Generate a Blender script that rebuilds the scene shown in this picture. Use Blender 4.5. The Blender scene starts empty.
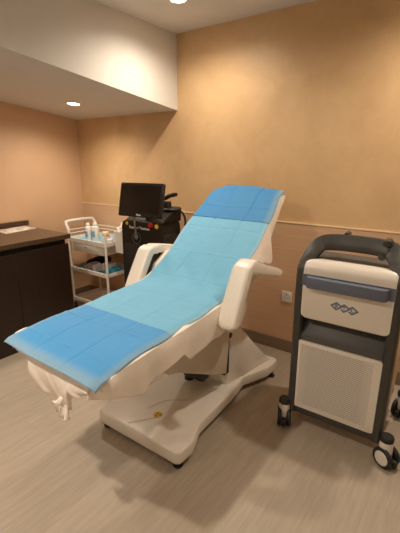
import bpy, bmesh, math, random
from mathutils import Vector, Matrix, noise
random.seed(7)
SC = bpy.context.scene
COL = SC.collection
PI = math.pi

# ------------------------------------------------------------------ materials
def new_mat(name):
    m = bpy.data.materials.new(name); m.use_nodes = True
    nt = m.node_tree; b = nt.nodes['Principled BSDF']
    return m, nt, b

def plain(name, col, rough=0.5, metal=0.0, var=0.05, scale=30.0, bump=0.0, spec=0.5, emit=None, coat=0.0):
    """procedural: base colour with a little noise variation, optional noise bump"""
    m, nt, b = new_mat(name)
    tc = nt.nodes.new('ShaderNodeTexCoord')
    n = nt.nodes.new('ShaderNodeTexNoise'); n.inputs['Scale'].default_value = scale; n.inputs['Detail'].default_value = 4
    nt.links.new(tc.outputs['Object'], n.inputs['Vector'])
    r = nt.nodes.new('ShaderNodeValToRGB')
    r.color_ramp.elements[0].position = .3; r.color_ramp.elements[1].position = .7
    r.color_ramp.elements[0].color = [c*(1-var) for c in col] + [1]
    r.color_ramp.elements[1].color = [min(1, c*(1+var)) for c in col] + [1]
    nt.links.new(n.outputs['Fac'], r.inputs['Fac']); nt.links.new(r.outputs['Color'], b.inputs['Base Color'])
    b.inputs['Roughness'].default_value = rough; b.inputs['Metallic'].default_value = metal
    b.inputs['Specular IOR Level'].default_value = spec
    b.inputs['Coat Weight'].default_value = coat
    if bump:
        bp = nt.nodes.new('ShaderNodeBump'); bp.inputs['Strength'].default_value = bump; bp.inputs['Distance'].default_value = .01
        nt.links.new(n.outputs['Fac'], bp.inputs['Height']); nt.links.new(bp.outputs['Normal'], b.inputs['Normal'])
    if emit:
        b.inputs['Emission Color'].default_value = list(emit[0]) + [1]; b.inputs['Emission Strength'].default_value = emit[1]
    return m

def plaster_mat():
    m, nt, b = new_mat('golden_plaster')
    L = nt.links.new; N = nt.nodes.new
    tc = N('ShaderNodeTexCoord')
    n1 = N('ShaderNodeTexNoise'); n1.inputs['Scale'].default_value = 2.2; n1.inputs['Detail'].default_value = 6; n1.inputs['Distortion'].default_value = 1.2
    n2 = N('ShaderNodeTexNoise'); n2.inputs['Scale'].default_value = 6; n2.inputs['Detail'].default_value = 8; n2.inputs['Distortion'].default_value = 2.5
    L(tc.outputs['Object'], n1.inputs['Vector']); L(tc.outputs['Object'], n2.inputs['Vector'])
    mx = N('ShaderNodeMix'); mx.data_type = 'FLOAT'; mx.inputs[0].default_value = .28
    L(n1.outputs['Fac'], mx.inputs[2]); L(n2.outputs['Fac'], mx.inputs[3])
    r = N('ShaderNodeValToRGB')
    r.color_ramp.elements[0].position = .3; r.color_ramp.elements[0].color = (.58, .37, .185, 1)
    r.color_ramp.elements[1].position = .7; r.color_ramp.elements[1].color = (.70, .475, .255, 1)
    L(mx.outputs[0], r.inputs['Fac']); L(r.outputs['Color'], b.inputs['Base Color'])
    rr = N('ShaderNodeMapRange'); rr.inputs[3].default_value = .38; rr.inputs[4].default_value = .6
    L(n2.outputs['Fac'], rr.inputs[0]); L(rr.outputs[0], b.inputs['Roughness'])
    bp = N('ShaderNodeBump'); bp.inputs['Strength'].default_value = .12; bp.inputs['Distance'].default_value = .01
    L(mx.outputs[0], bp.inputs['Height']); L(bp.outputs['Normal'], b.inputs['Normal'])
    return m

def grain_mat(name, c0, c1, stretch, rough=.5, bump=.05, seams=None, spec=.5):
    """wood-like grain: noise stretched along one axis; seams=(plank width x, plank length y) draws fine joints"""
    m, nt, b = new_mat(name); L = nt.links.new; N = nt.nodes.new
    tc = N('ShaderNodeTexCoord'); mp = N('ShaderNodeMapping'); mp.inputs['Scale'].default_value = stretch
    L(tc.outputs['Object'], mp.inputs['Vector'])
    n = N('ShaderNodeTexNoise'); n.inputs['Scale'].default_value = 1; n.inputs['Detail'].default_value = 8; n.inputs['Roughness'].default_value = .62
    n.inputs['Distortion'].default_value = .4
    L(mp.outputs['Vector'], n.inputs['Vector'])
    r = N('ShaderNodeValToRGB'); r.color_ramp.elements[0].position = .28; r.color_ramp.elements[1].position = .72
    r.color_ramp.elements[0].color = list(c0)+[1]; r.color_ramp.elements[1].color = list(c1)+[1]
    L(n.outputs['Fac'], r.inputs['Fac'])
    out = r.outputs['Color']
    if seams:
        br = N('ShaderNodeTexBrick'); br.offset = .5; br.inputs['Scale'].default_value = 1
        br.inputs['Brick Width'].default_value = seams[1]; br.inputs['Row Height'].default_value = seams[0]
        br.inputs['Mortar Size'].default_value = .0012; br.inputs['Mortar Smooth'].default_value = .3
        br.inputs['Color1'].default_value = (.965, .965, .965, 1); br.inputs['Color2'].default_value = (1, 1, 1, 1); br.inputs['Mortar'].default_value = (.86, .84, .82, 1)
        mp2 = N('ShaderNodeMapping'); mp2.inputs['Rotation'].default_value = (0, 0, PI/2)
        L(tc.outputs['Object'], mp2.inputs['Vector']); L(mp2.outputs['Vector'], br.inputs['Vector'])
        mu = N('ShaderNodeMix'); mu.data_type = 'RGBA'; mu.blend_type = 'MULTIPLY'; mu.inputs[0].default_value = 1
        L(out, mu.inputs[6]); L(br.outputs['Color'], mu.inputs[7]); out = mu.outputs[2]
    L(out, b.inputs['Base Color']); b.inputs['Roughness'].default_value = rough; b.inputs['Specular IOR Level'].default_value = spec
    bp = N('ShaderNodeBump'); bp.inputs['Strength'].default_value = bump; bp.inputs['Distance'].default_value = .004
    L(n.outputs['Fac'], bp.inputs['Height']); L(bp.outputs['Normal'], b.inputs['Normal'])
    return m

def paper_mat(name, col, edge, bands):
    """non-woven blue paper; uv.x across, uv.y along; a thin single-ply border is paler and greyer"""
    m, nt, b = new_mat(name); L = nt.links.new; N = nt.nodes.new
    uv = N('ShaderNodeUVMap'); uv.uv_map = 'UVMap'
    sp = N('ShaderNodeSeparateXYZ'); L(uv.outputs['UV'], sp.inputs[0])
    n = N('ShaderNodeTexNoise'); n.inputs['Scale'].default_value = 9; n.inputs['Detail'].default_value = 7
    tc = N('ShaderNodeTexCoord'); L(tc.outputs['Object'], n.inputs['Vector'])
    base = N('ShaderNodeMix'); base.data_type = 'RGBA'
    base.inputs[6].default_value = [c*.93 for c in col]+[1]; base.inputs[7].default_value = [min(1, c*1.07) for c in col]+[1]
    L(n.outputs['Fac'], base.inputs[0]); out = base.outputs[2]
    for axis, lo, hi in bands:     # smooth ramps towards a border
        mr = N('ShaderNodeMapRange'); mr.interpolation_type = 'SMOOTHSTEP'
        mr.inputs[1].default_value = lo; mr.inputs[2].default_value = hi
        L(sp.outputs[axis], mr.inputs[0])
        mx = N('ShaderNodeMix'); mx.data_type = 'RGBA'; L(mr.outputs[0], mx.inputs[0]); L(out, mx.inputs[6])
        mx.inputs[7].default_value = list(edge)+[1]; out = mx.outputs[2]
    L(out, b.inputs['Base Color']); b.inputs['Roughness'].default_value = .62; b.inputs['Specular IOR Level'].default_value = .3
    b.inputs['Sheen Weight'].default_value = .15
    n3 = N('ShaderNodeTexNoise'); n3.inputs['Scale'].default_value = 45; n3.inputs['Detail'].default_value = 5; L(tc.outputs['Object'], n3.inputs['Vector'])
    bp = N('ShaderNodeBump'); bp.inputs['Strength'].default_value = .25; bp.inputs['Distance'].default_value = .004
    L(n3.outputs['Fac'], bp.inputs['Height']); L(bp.outputs['Normal'], b.inputs['Normal'])
    return m

def grille_mat():
    """cream sheet metal with staggered perforations that shrink towards the edges"""
    m, nt, b = new_mat('perforated_cream'); L = nt.links.new; N = nt.nodes.new
    uv = N('ShaderNodeUVMap'); uv.uv_map = 'UVMap'
    mp = N('ShaderNodeMapping'); mp.inputs['Rotation'].default_value = (0, 0, math.radians(38)); mp.inputs['Scale'].default_value = (36, 46, 1)
    L(uv.outputs['UV'], mp.inputs['Vector'])
    v = N('ShaderNodeTexVoronoi'); v.inputs['Scale'].default_value = 1; v.inputs['Randomness'].default_value = 0
    L(mp.outputs['Vector'], v.inputs['Vector'])
    sp = N('ShaderNodeSeparateXYZ'); L(uv.outputs['UV'], sp.inputs[0])
    def ramp(sock):
        a = N('ShaderNodeMath'); a.operation = 'SUBTRACT'; a.inputs[1].default_value = .5; L(sock, a.inputs[0])
        c = N('ShaderNodeMath'); c.operation = 'ABSOLUTE'; L(a.outputs[0], c.inputs[0])
        d = N('ShaderNodeMapRange'); d.inputs[1].default_value = .36; d.inputs[2].default_value = .5; d.inputs[3].default_value = 1; d.inputs[4].default_value = .62
        L(c.outputs[0], d.inputs[0]); return d.outputs[0]
    mu = N('ShaderNodeMath'); mu.operation = 'MULTIPLY'; L(ramp(sp.outputs[0]), mu.inputs[0]); mu.inputs[1].default_value = .33
    lt = N('ShaderNodeMath'); lt.operation = 'LESS_THAN'; L(v.outputs['Distance'], lt.inputs[0]); L(mu.outputs[0], lt.inputs[1])
    mx = N('ShaderNodeMix'); mx.data_type = 'RGBA'; L(lt.outputs[0], mx.inputs[0])
    mx.inputs[6].default_value = (.66, .60, .52, 1); mx.inputs[7].default_value = (.25, .245, .265, 1)
    L(mx.outputs[2], b.inputs['Base Color']); b.inputs['Roughness'].default_value = .45
    return m

def print_mat():
    m, nt, b = new_mat('printed_page'); L = nt.links.new; N = nt.nodes.new
    tc = N('ShaderNodeTexCoord'); n = N('ShaderNodeTexNoise'); n.inputs['Scale'].default_value = 14; n.inputs['Detail'].default_value = 2
    L(tc.outputs['Object'], n.inputs['Vector'])
    r = N('ShaderNodeValToRGB'); e = r.color_ramp.elements
    e[0].position = .36; e[0].color = (.42, .20, .14, 1); e[1].position = .52; e[1].color = (.80, .76, .70, 1)
    k = e.new(.44); k.color = (.62, .50, .42, 1)
    L(n.outputs['Fac'], r.inputs['Fac']); L(r.outputs['Color'], b.inputs['Base Color']); b.inputs['Roughness'].default_value = .35
    return m

M = {}
M['plaster'] = plaster_mat()
M['left_wall'] = plain('tan_wall_paint', (.66, .43, .26), .6, var=.03, scale=3)
M['white_paint'] = plain('white_ceiling_paint', (.74, .70, .64), .75, var=.02, scale=5)
M['cladding'] = grain_mat('pink_tan_wood_cladding', (.57, .36, .215), (.69, .455, .285), (2.2, 3, 70), .5, .06)
M['cladding_edge'] = plain('pale_trim', (.78, .62, .42), .35, var=.03)
M['skirting'] = grain_mat('brown_skirting', (.19, .135, .08), (.27, .195, .12), (3, 3, 40), .5, .05)
M['floor'] = grain_mat('taupe_wood_tile', (.37, .305, .235), (.46, .385, .30), (48, 4, 1), .45, .03, seams=(.2, 1.2), spec=.4)
M['worktop'] = grain_mat('walnut_laminate_top', (.060, .033, .016), (.10, .058, .029), (3, 40, 3), .38, .03)
M['cabinet'] = grain_mat('dark_walnut_front', (.013, .0052, .0022), (.024, .010, .0045), (3, 40, 2), .42, .03)
M['recess'] = plain('black_recess', (.01, .006, .004), .7)
M['chair_vinyl'] = plain('cream_vinyl', (.80, .74, .65), .38, var=.02, bump=.02, scale=60)
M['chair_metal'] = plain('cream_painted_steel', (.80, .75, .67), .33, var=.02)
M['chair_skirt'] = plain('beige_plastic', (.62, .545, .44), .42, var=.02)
M['rubber'] = plain('black_rubber', (.012, .012, .012), .55)
M['black_plastic'] = plain('black_plastic', (.016, .014, .012), .5)
M['body_brown_black'] = plain('brown_black_gloss', (.022, .0165, .011), .5, var=.06, spec=.15)
M['screen'] = plain('dark_screen_glass', (.010, .008, .007), .08)
M['bezel'] = plain('black_bezel', (.006, .006, .006), .3)
M['silver'] = plain('silver_edge', (.50, .48, .45), .3, metal=.8)
M['sheet'] = plain('white_bedsheet', (.84, .76, .67), .8, var=.03, scale=20, bump=.08)
M['paper_mid'] = paper_mat('light_blue_paper', (.15, .43, .635), (.30, .50, .62), [(0, .955, 1.0), (0, .05, .0)])
M['paper_foot'] = paper_mat('mid_blue_paper', (.055, .285, .60), (.21, .37, .52), [(0, .93, .995), (0, .10, .01), (1, .16, .02)])
M['paper_head'] = paper_mat('mid_blue_paper_top', (.034, .225, .50), (.15, .30, .43), [(0, .90, .97)])
M['white_plastic'] = plain('white_plastic', (.80, .76, .70), .4, var=.02)
M['trolley'] = plain('white_trolley_metal', (.80, .75, .68), .35, var=.02)
M['drawer'] = plain('pale_grey_drawer', (.66, .60, .52), .4, var=.02)
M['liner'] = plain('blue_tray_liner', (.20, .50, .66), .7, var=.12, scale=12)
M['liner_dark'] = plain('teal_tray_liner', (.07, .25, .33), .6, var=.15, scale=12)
M['frame_dark'] = plain('charcoal_plastic', (.042, .039, .034), .42, var=.05)
M['frame_shelf'] = plain('charcoal_shelf', (.075, .072, .07), .45, var=.04)
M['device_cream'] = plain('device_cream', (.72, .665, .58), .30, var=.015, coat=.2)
M['device_side'] = plain('device_side_shaded_cream', (.62, .50, .36), .4, var=.02)  # cream side panels, their shade painted in as tan
M['slate'] = plain('slate_blue_plastic', (.115, .135, .185), .4, var=.03)
M['grille'] = grille_mat()
M['logo'] = plain('logo_blue_grey', (.13, .17, .24), .5, var=.02)
M['red'] = plain('red_button', (.50, .012, .015), .3)
M['yellow'] = plain('yellow_sticker', (.70, .46, .01), .45)
M['orange'] = plain('amber_jar', (.48, .22, .08), .4)
M['text_grey'] = plain('pale_lettering', (.90, .87, .82), .4)
M['grey_cord'] = plain('grey_cord', (.50, .46, .40), .6)
M['ribbon'] = plain('grey_ribbon', (.28, .25, .22), .6)
M['label_blue'] = plain('blue_grey_label', (.25, .34, .45), .5, var=.3, scale=60)
M['black_cloth'] = plain('black_cloth', (.010, .010, .012), .9)
M['pack'] = plain('printed_gauze_wrap', (.72, .66, .62), .5, var=.12, scale=40)
M['pack_pink'] = plain('pink_printed_band', (.42, .22, .27), .5, var=.2, scale=60)
M['blue_pack'] = plain('turquoise_packet', (.03, .36, .52), .45, var=.2, scale=30)
M['print'] = print_mat()
M['socket'] = plain('white_socket', (.72, .68, .62), .4, var=.01)
M['slot'] = plain('socket_slot', (.03, .03, .03), .6)
M['lamp'] = plain('lamp_diffuser', (.9, .85, .75), .5, emit=((1.0, .86, .66), 26.0))
M['lamp_rim'] = plain('lamp_rim_white', (.75, .70, .62), .4)

# ------------------------------------------------------------------ helpers
LOC = {}
def put(name, bm, mat, parent=None, smooth=True, label=None, mat4=None):
    """one mesh object; coordinates in bm are world; parts are shifted to their thing's origin"""
    if mat4: bmesh.ops.transform(bm, matrix=mat4, verts=bm.verts)
    off = LOC.get(parent.name, Vector()) if parent else None
    if off is None:
        xs = [v.co for v in bm.verts]
        lo = Vector([min(c[i] for c in xs) for i in range(3)]); hi = Vector([max(c[i] for c in xs) for i in range(3)])
        off = Vector(((lo.x+hi.x)/2, (lo.y+hi.y)/2, lo.z))
    bmesh.ops.translate(bm, verts=bm.verts, vec=-off)
    bmesh.ops.recalc_face_normals(bm, faces=bm.faces)
    me = bpy.data.meshes.new(name); bm.to_mesh(me); bm.free()
    for mm in (mat if isinstance(mat, (list, tuple)) else [mat]): me.materials.append(mm)
    o = bpy.data.objects.new(name, me); COL.objects.link(o)
    if parent: o.parent = parent
    else: o.location = off
    LOC[o.name] = off
    if smooth:
        for p in me.polygons: p.use_smooth = True
        try: me.set_sharp_from_angle(angle=math.radians(38))
        except Exception: pass
    if label: o['label'] = label
    return o

def thing(name, label, cat, loc, group=None):
    o = bpy.data.objects.new(name, None); COL.objects.link(o); o.location = loc; o.empty_display_size = .1
    LOC[o.name] = Vector(loc)
    o['label'] = label; o['category'] = cat
    if group: o['group'] = group
    return o

def tag(o, label, cat, group=None):
    o['label'] = label; o['category'] = cat
    if group: o['group'] = group
    return o

def structure(name, bm, mat, smooth=False):
    o = put(name, bm, mat, smooth=smooth); o['kind'] = 'structure'; return o

def join(bm, tmp, mat4=None, mi=0):
    if mat4: bmesh.ops.transform(tmp, matrix=mat4, verts=tmp.verts)
    for f in tmp.faces: f.material_index = mi
    me = bpy.data.meshes.new('t'); tmp.to_mesh(me); tmp.free(); bm.from_mesh(me); bpy.data.meshes.remove(me)

def BM(): return bmesh.new()

def box(bm, x0, x1, y0, y1, z0, z1, r=0.0, seg=2, mat4=None, mi=0):
    t = bmesh.new(); bmesh.ops.create_cube(t, size=1)
    for v in t.verts:
        v.co = Vector(((x0+x1)/2 + v.co.x*(x1-x0), (y0+y1)/2 + v.co.y*(y1-y0), (z0+z1)/2 + v.co.z*(z1-z0)))
    if r > 0: bmesh.ops.bevel(t, geom=t.edges[:], offset=r, segments=seg, profile=.5, affect='EDGES')
    join(bm, t, mat4, mi); return bm

def cyl(bm, p0, p1, r0, r1=None, n=24, bev=0.0, mi=0):
    if r1 is None: r1 = r0
    p0, p1 = Vector(p0), Vector(p1); d = p1-p0
    t = bmesh.new(); bmesh.ops.create_cone(t, cap_ends=True, segments=n, radius1=r0, radius2=r1, depth=d.length)
    if bev:
        es = [e for e in t.edges if any(len(f.verts) > 4 for f in e.link_faces)]
        bmesh.ops.bevel(t, geom=es, offset=bev, segments=3, profile=.5, affect='EDGES')
    q = d.to_track_quat('Z', 'Y').to_matrix().to_4x4()
    join(bm, t, Matrix.Translation((p0+p1)/2) @ q, mi); return bm

def lathe(bm, c, prof, n=28, mi=0):
    """profile of (radius, z) about a vertical axis through c"""
    t = bmesh.new(); rings = []
    for r, z in prof:
        if r < 1e-5: rings.append([t.verts.new((0, 0, z))])
        else: rings.append([t.verts.new((r*math.cos(2*PI*k/n), r*math.sin(2*PI*k/n), z)) for k in range(n)])
    for a, b in zip(rings, rings[1:]):
        for k in range(n):
            k2 = (k+1) % n
            if len(a) == 1 and len(b) == 1: continue
            if len(a) == 1: t.faces.new((a[0], b[k], b[k2]))
            elif len(b) == 1: t.faces.new((a[k], a[k2], b[0]))
            else: t.faces.new((a[k], a[k2], b[k2], b[k]))
    join(bm, t, Matrix.Translation(c), mi); return bm

def prism(bm, poly, axis, a0, a1, bev=0.0, seg=2, mi=0, mat4=None):
    """polygon of 2-D points extruded along axis ('x': (y,z), 'y': (x,z), 'z': (x,y))"""
    t = bmesh.new()
    def P(p, a):
        return {'x': (a, p[0], p[1]), 'y': (p[0], a, p[1]), 'z': (p[0], p[1], a)}[axis]
    va = [t.verts.new(P(p, a0)) for p in poly]; vb = [t.verts.new(P(p, a1)) for p in poly]
    fa = t.faces.new(va); fb = t.faces.new(vb[::-1]); n = len(poly)
    for k in range(n): t.faces.new((va[k], vb[k], vb[(k+1) % n], va[(k+1) % n]))
    bmesh.ops.recalc_face_normals(t, faces=t.faces)
    if bev:
        es = list({e for f in (fa, fb) for e in f.edges})
        bmesh.ops.bevel(t, geom=es, offset=bev, segments=seg, profile=.5, affect='EDGES')
    join(bm, t, mat4, mi); return bm

def rrect(x0, x1, z0, z1, r, n=6):
    pts = []
    for cx, cz, a in ((x1-r, z1-r, 0), (x0+r, z1-r, 90), (x0+r, z0+r, 180), (x1-r, z0+r, 270)):
        for k in range(n+1):
            t = math.radians(a + 90*k/n); pts.append((cx+r*math.cos(t), cz+r*math.sin(t)))
    return pts

def smooth_path(pts, n=8, closed=False):
    """Catmull-Rom through points"""
    P = [Vector(p) for p in pts]; out = []; m = len(P)
    rng = range(m if closed else m-1)
    for i in rng:
        p1, p2 = P[i], P[(i+1) % m]
        p0 = P[(i-1) % m] if (closed or i > 0) else p1*2-p2
        p3 = P[(i+2) % m] if (closed or i+2 < m) else p2*2-p1
        for k in range(n):
            t = k/n
            out.append(.5*((2*p1)+(p2-p0)*t+(2*p0-5*p1+4*p2-p3)*t*t+(3*p1-p0-3*p2+p3)*t*t*t))
    if not closed: out.append(P[-1])
    return out

def sweep(bm, path, section, closed=False, up=Vector((0, 0, 1)), scales=None, caps=True, mi=0):
    """section: (side, normal) offsets; side = tangent x up"""
    t = bmesh.new(); P = [Vector(p) for p in path]; m = len(P); rings = []
    for i in range(m):
        if closed: tan = P[(i+1) % m]-P[i-1]
        else: tan = P[min(i+1, m-1)]-P[max(i-1, 0)]
        tan.normalize(); s = tan.cross(up)
        if s.length < 1e-4: s = tan.cross(Vector((0, 1, 0)))
        s.normalize(); nn = s.cross(tan).normalized()
        k = scales[i] if scales else 1
        rings.append([t.verts.new(P[i] + s*a*k + nn*b*k) for a, b in section])
    ns = len(section)
    for i in range(m if closed else m-1):
        a, b = rings[i], rings[(i+1) % m]
        for k in range(ns): t.faces.new((a[k], a[(k+1) % ns], b[(k+1) % ns], b[k]))
    if not closed and caps: t.faces.new(rings[0][::-1]); t.faces.new(rings[-1])
    join(bm, t, None, mi); return bm

def circ(r, n=12): return [(r*math.cos(2*PI*k/n), r*math.sin(2*PI*k/n)) for k in range(n)]
def tube(bm, pts, r, n=12, smooth=0, closed=False, up=Vector((0, 0, 1)), mi=0):
    p = smooth_path(pts, smooth, closed) if smooth else pts
    return sweep(bm, p, circ(r, n), closed, up, mi=mi)
def superell(a, b, e=4, n=28):
    out = []
    for k in range(n):
        t = 2*PI*k/n; c, s = math.cos(t), math.sin(t)
        out.append((a*math.copysign(abs(c)**(2/e), c), b*math.copysign(abs(s)**(2/e), s)))
    return out

def grid(bm, fn, nu, nv, uvmap=True):
    """surface fn(u,v)->Vector, u,v in 0..1"""
    uvl = bm.loops.layers.uv.new('UVMap') if uvmap else None
    V = [[bm.verts.new(fn(i/nu, j/nv)) for i in range(nu+1)] for j in range(nv+1)]
    for j in range(nv):
        for i in range(nu):
            f = bm.faces.new((V[j][i], V[j][i+1], V[j+1][i+1], V[j+1][i]))
            if uvl:
                for l, (a, b) in zip(f.loops, ((i, j), (i+1, j), (i+1, j+1), (i, j+1))): l[uvl].uv = (a/nu, b/nv)
    return bm

def solid(o, t, offset=-1):
    md = o.modifiers.new('thickness', 'SOLIDIFY'); md.thickness = t; md.offset = offset
    return o

def lerp(a, b, t): return a+(b-a)*t
def interp(tab, x):
    if x <= tab[0][0]: return tab[0][1]
    for (x0, y0), (x1, y1) in zip(tab, tab[1:]):
        if x <= x1: return lerp(y0, y1, (x-x0)/(x1-x0))
    return tab[-1][1]
def sm(a, b, x):
    t = max(0, min(1, (x-a)/(b-a))); return t*t*(3-2*t)

def text_mesh(s, size, depth, fat=0.0):
    cu = bpy.data.curves.new('txt', 'FONT'); cu.body = s; cu.size = size; cu.extrude = depth; cu.offset = fat; cu.align_x = 'CENTER'; cu.align_y = 'CENTER'; cu.resolution_u = 2
    o = bpy.data.objects.new('txt', cu); COL.objects.link(o)
    dg = bpy.context.evaluated_depsgraph_get(); dg.update()
    me = bpy.data.meshes.new_from_object(o.evaluated_get(dg))
    t = bmesh.new(); t.from_mesh(me); bpy.data.meshes.remove(me)
    bpy.data.objects.remove(o); bpy.data.curves.remove(cu)
    return t

# ------------------------------------------------------------------ the room
XL, XR, YB, YF, ZC = -3.61, 1.15, 2.745, -1.95, 2.485
XS = -2.242                                   # face of the dropped soffit
structure('floor', box(BM(), XL-.1, XR+.1, YF-.1, YB+.1, -.1, 0), M['floor'])
structure('ceiling', box(BM(), XL-.1, XR+.1, YF-.1, YB+.1, ZC, ZC+.1), M['white_paint'])
structure('wall_back', box(BM(), XL-.1, XR+.1, YB, YB+.1, 0, ZC), M['plaster'])
structure('wall_left', box(BM(), XL-.1, XL, YF, YB, 0, ZC), M['left_wall'])
structure('wall_right', box(BM(), XR, XR+.1, YF, YB, 0, ZC), M['white_paint'])
structure('wall_front', box(BM(), XL-.1, XR+.1, YF-.1, YF, 0, ZC), M['white_paint'])
def soff_z(y): return 1.905 + .1235*(YB-y)
structure('soffit', prism(BM(), [(YB, soff_z(YB)), (YB, ZC), (YF, ZC), (YF, min(ZC, soff_z(YF)))], 'x', XL, XS), M['white_paint'])
structure('trim_1', box(BM(), XL, XR, YB-.009, YB, .098, 1.045), M['cladding'])
structure('trim_2', box(BM(), XL, XR, YB-.012, YB, 1.045, 1.052), M['cladding_edge'])
structure('baseboard_back', box(BM(), XL, XR, YB-.018, YB, 0, .099, .002, 1), M['skirting'])
structure('baseboard_left', box(BM(), XL, XL+.018, YF, YB-.018, 0, .099, .002, 1), M['skirting'])
structure('baseboard_right', box(BM(), XR-.018, XR, YF, YB-.018, 0, .099, .002, 1), M['skirting'])

# downlights: rim + diffuser, with the lamp's beam just below the diffuser
def downlight(x, y, z, label, power, tilt=0.0, cone=160, r=.047, group=None, blend=.9):
    t = thing('downlight', label, 'ceiling light', (x, y, z), group)
    b = lathe(BM(), (0, 0, 0), [(r, -.002), (r+.004, -.006), (r+.016, -.004), (r+.017, .0), (r, .0)], 32)
    bmesh.ops.rotate(b, verts=b.verts, cent=(0, 0, 0), matrix=Matrix.Rotation(tilt, 3, 'X')); bmesh.ops.translate(b, verts=b.verts, vec=(x, y, z))
    put('rim', b, M['lamp_rim'], t)
    b = lathe(BM(), (0, 0, 0), [(0, -.003), (r, -.003), (r, .0), (0, .0)], 32)
    bmesh.ops.rotate(b, verts=b.verts, cent=(0, 0, 0), matrix=Matrix.Rotation(tilt, 3, 'X')); bmesh.ops.translate(b, verts=b.verts, vec=(x, y, z))
    put('diffuser', b, M['lamp'], t)
    ld = bpy.data.lights.new('lamp_beam', 'SPOT'); ld.energy = power; ld.color = LAMPCOL
    ld.spot_size = math.radians(cone); ld.spot_blend = blend; ld.shadow_soft_size = r*1.2
    lo = bpy.data.objects.new('lamp_beam', ld); COL.objects.link(lo); lo.parent = t; lo.location = (0, 0, -.012); lo.rotation_euler = (tilt, 0, 0)
    return t
LAMPCOL = (1.0, .87, .72)
G = 'recessed ceiling downlights'
downlight(-1.785, 2.205, ZC, 'round recessed downlight in the flat main ceiling above the treatment chair', 46)
downlight(-2.99, 2.255, soff_z(2.255), 'small round recessed downlight in the sloping soffit over the counter', 36, tilt=math.atan(-.1235))
downlight(-.2, 2.205, ZC, 'round recessed downlight above the wheeled cream and charcoal machine', 50)
downlight(-1.785, .08, ZC, 'round recessed downlight above the near floor, left of the viewer', 108)
downlight(-.2, .08, ZC, 'round recessed downlight above the near floor, straight over the viewer', 14)
downlight(-1.785, -1.2, ZC, 'unseen round downlight added behind the viewer on the left', 45)  # unseen lamp added to brighten the front of the foot flap
downlight(-2.99, .55, soff_z(.55), 'unseen small downlight added over the near end of the counter', 14, tilt=math.atan(-.1235))  # unseen lamp added for its light on the counter side

# ------------------------------------------------------------------ treatment chair
CX = -1.36
CB = -1.325
def prof_z(y):     # top of the paper along the chair
    return interp(PROF, y)
raw = smooth_path([(0, .775, .700), (0, .82, .722), (0, .95, .742), (0, 1.2, .757), (0, 1.5, .777), (0, 1.66, .792), (0, 1.76, .828), (0, 1.9, .925), (0, 2.1, 1.067), (0, 2.3, 1.209), (0, 2.42, 1.290), (0, 2.475, 1.318), (0, 2.52, 1.315)], 12)
ARC = [0.0]
for a, b in zip(raw, raw[1:]): ARC.append(ARC[-1]+(b-a).length)
PL = ARC[-1]
PROF = [(p.y, p.z) for p in raw]
def prof(v):
    s = v*PL
    for i in range(len(raw)-1):
        if s <= ARC[i+1]+1e-9:
            t = (s-ARC[i])/(ARC[i+1]-ARC[i]); p = raw[i].lerp(raw[i+1], t)
            tn = (raw[min(i+2, len(raw)-1)]-raw[max(i-1, 0)]).normalized()
            return p, Vector((0, -tn.z, tn.y))
    return raw[-1], Vector((0, 0, 1))
def halfw(y): return interp([(.77, .312), (1.6, .305), (1.75, .30), (2.1, .270), (2.5, .240)], y)

chair = thing('treatment_chair', 'cream reclining treatment chair with padded arms on a broad pedestal base', 'treatment chair', (CB, 1.75, 0))
# base plate: broad front, waist, flared rear
def outline(k=0.0):
    half = [(.280, 1.222), (.300, 1.240), (.303, 1.335), (.246, 1.475), (.222, 1.90), (.199, 2.03), (.233, 2.115), (.276, 2.235), (.282, 2.36), (.26, 2.39)]
    return [(CB+x, y) for x, y in half] + [(CB-x, y) for x, y in reversed(half)]
b = BM(); prism(b, outline(), 'z', .040, .115, .012, 3); put('base', b, M['chair_metal'], chair)
bs = chair.children[0]
for sx in (-1, 1):
    for y in (1.265, 2.32):
        b = BM(); cyl(b, (CB+sx*.262, y, 0), (CB+sx*.262, y, .012), .024, .026, 20, .003); cyl(b, (CB+sx*.262, y, .012), (CB+sx*.262, y, .042), .012)
        put('foot', b, M['rubber'], bs)
b = lathe(BM(), (-1.312, 1.394, .1152), [(0, 0), (.027, 0), (.027, .0008), (0, .0012)], 28)
st = put('warning_sticker', b, M['yellow'], bs, label='round yellow warning sticker with a black symbol')
b = BM()
for a in (0, 120, 240):
    t = math.radians(a+20); prism(b, [(-1.312+.004*math.cos(t), 1.394+.004*math.sin(t)), (-1.312+.018*math.cos(t-.4), 1.394+.018*math.sin(t-.4)), (-1.312+.018*math.cos(t+.4), 1.394+.018*math.sin(t+.4))], 'z', .1160, .1168)
put('symbol', b, M['rubber'], bs)
# column with flared, faceted sides
def loft(bm, rings, mi=0):
    t = bmesh.new(); R = [[t.verts.new(p) for p in r] for r in rings]; n = len(rings[0])
    for a, c in zip(R, R[1:]):
        for k in range(n): t.faces.new((a[k], a[(k+1) % n], c[(k+1) % n], c[k]))
    t.faces.new(R[0][::-1]); t.faces.new(R[-1])
    bmesh.ops.recalc_face_normals(t, faces=t.faces)
    bmesh.ops.bevel(t, geom=[e for e in t.edges], offset=.006, segments=2, profile=.5, affect='EDGES')
    join(bm, t, None, mi)
b = BM()
def cring(z, yf, ym, yr, wf, wm, wr):
    return [(CB+wf, yf, z), (CB+wm, ym, z), (CB+wr, yr, z), (CB-wr, yr, z), (CB-wm, ym, z), (CB-wf, yf, z)]
loft(b, [cring(.110, 1.88, 2.05, 2.345, .165, .195, .235), cring(.30, 1.885, 2.02, 2.17, .165, .185, .195), cring(.49, 1.89, 1.975, 2.0, .165, .175, .165)])
put('column', b, M['chair_metal'], chair)
put('gap_shade', box(BM(), CB-.168, CB+.168, 1.845, 1.892, .20, .47), M['rubber'], chair)  # black slab added as the shade in the gap before the column
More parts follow.
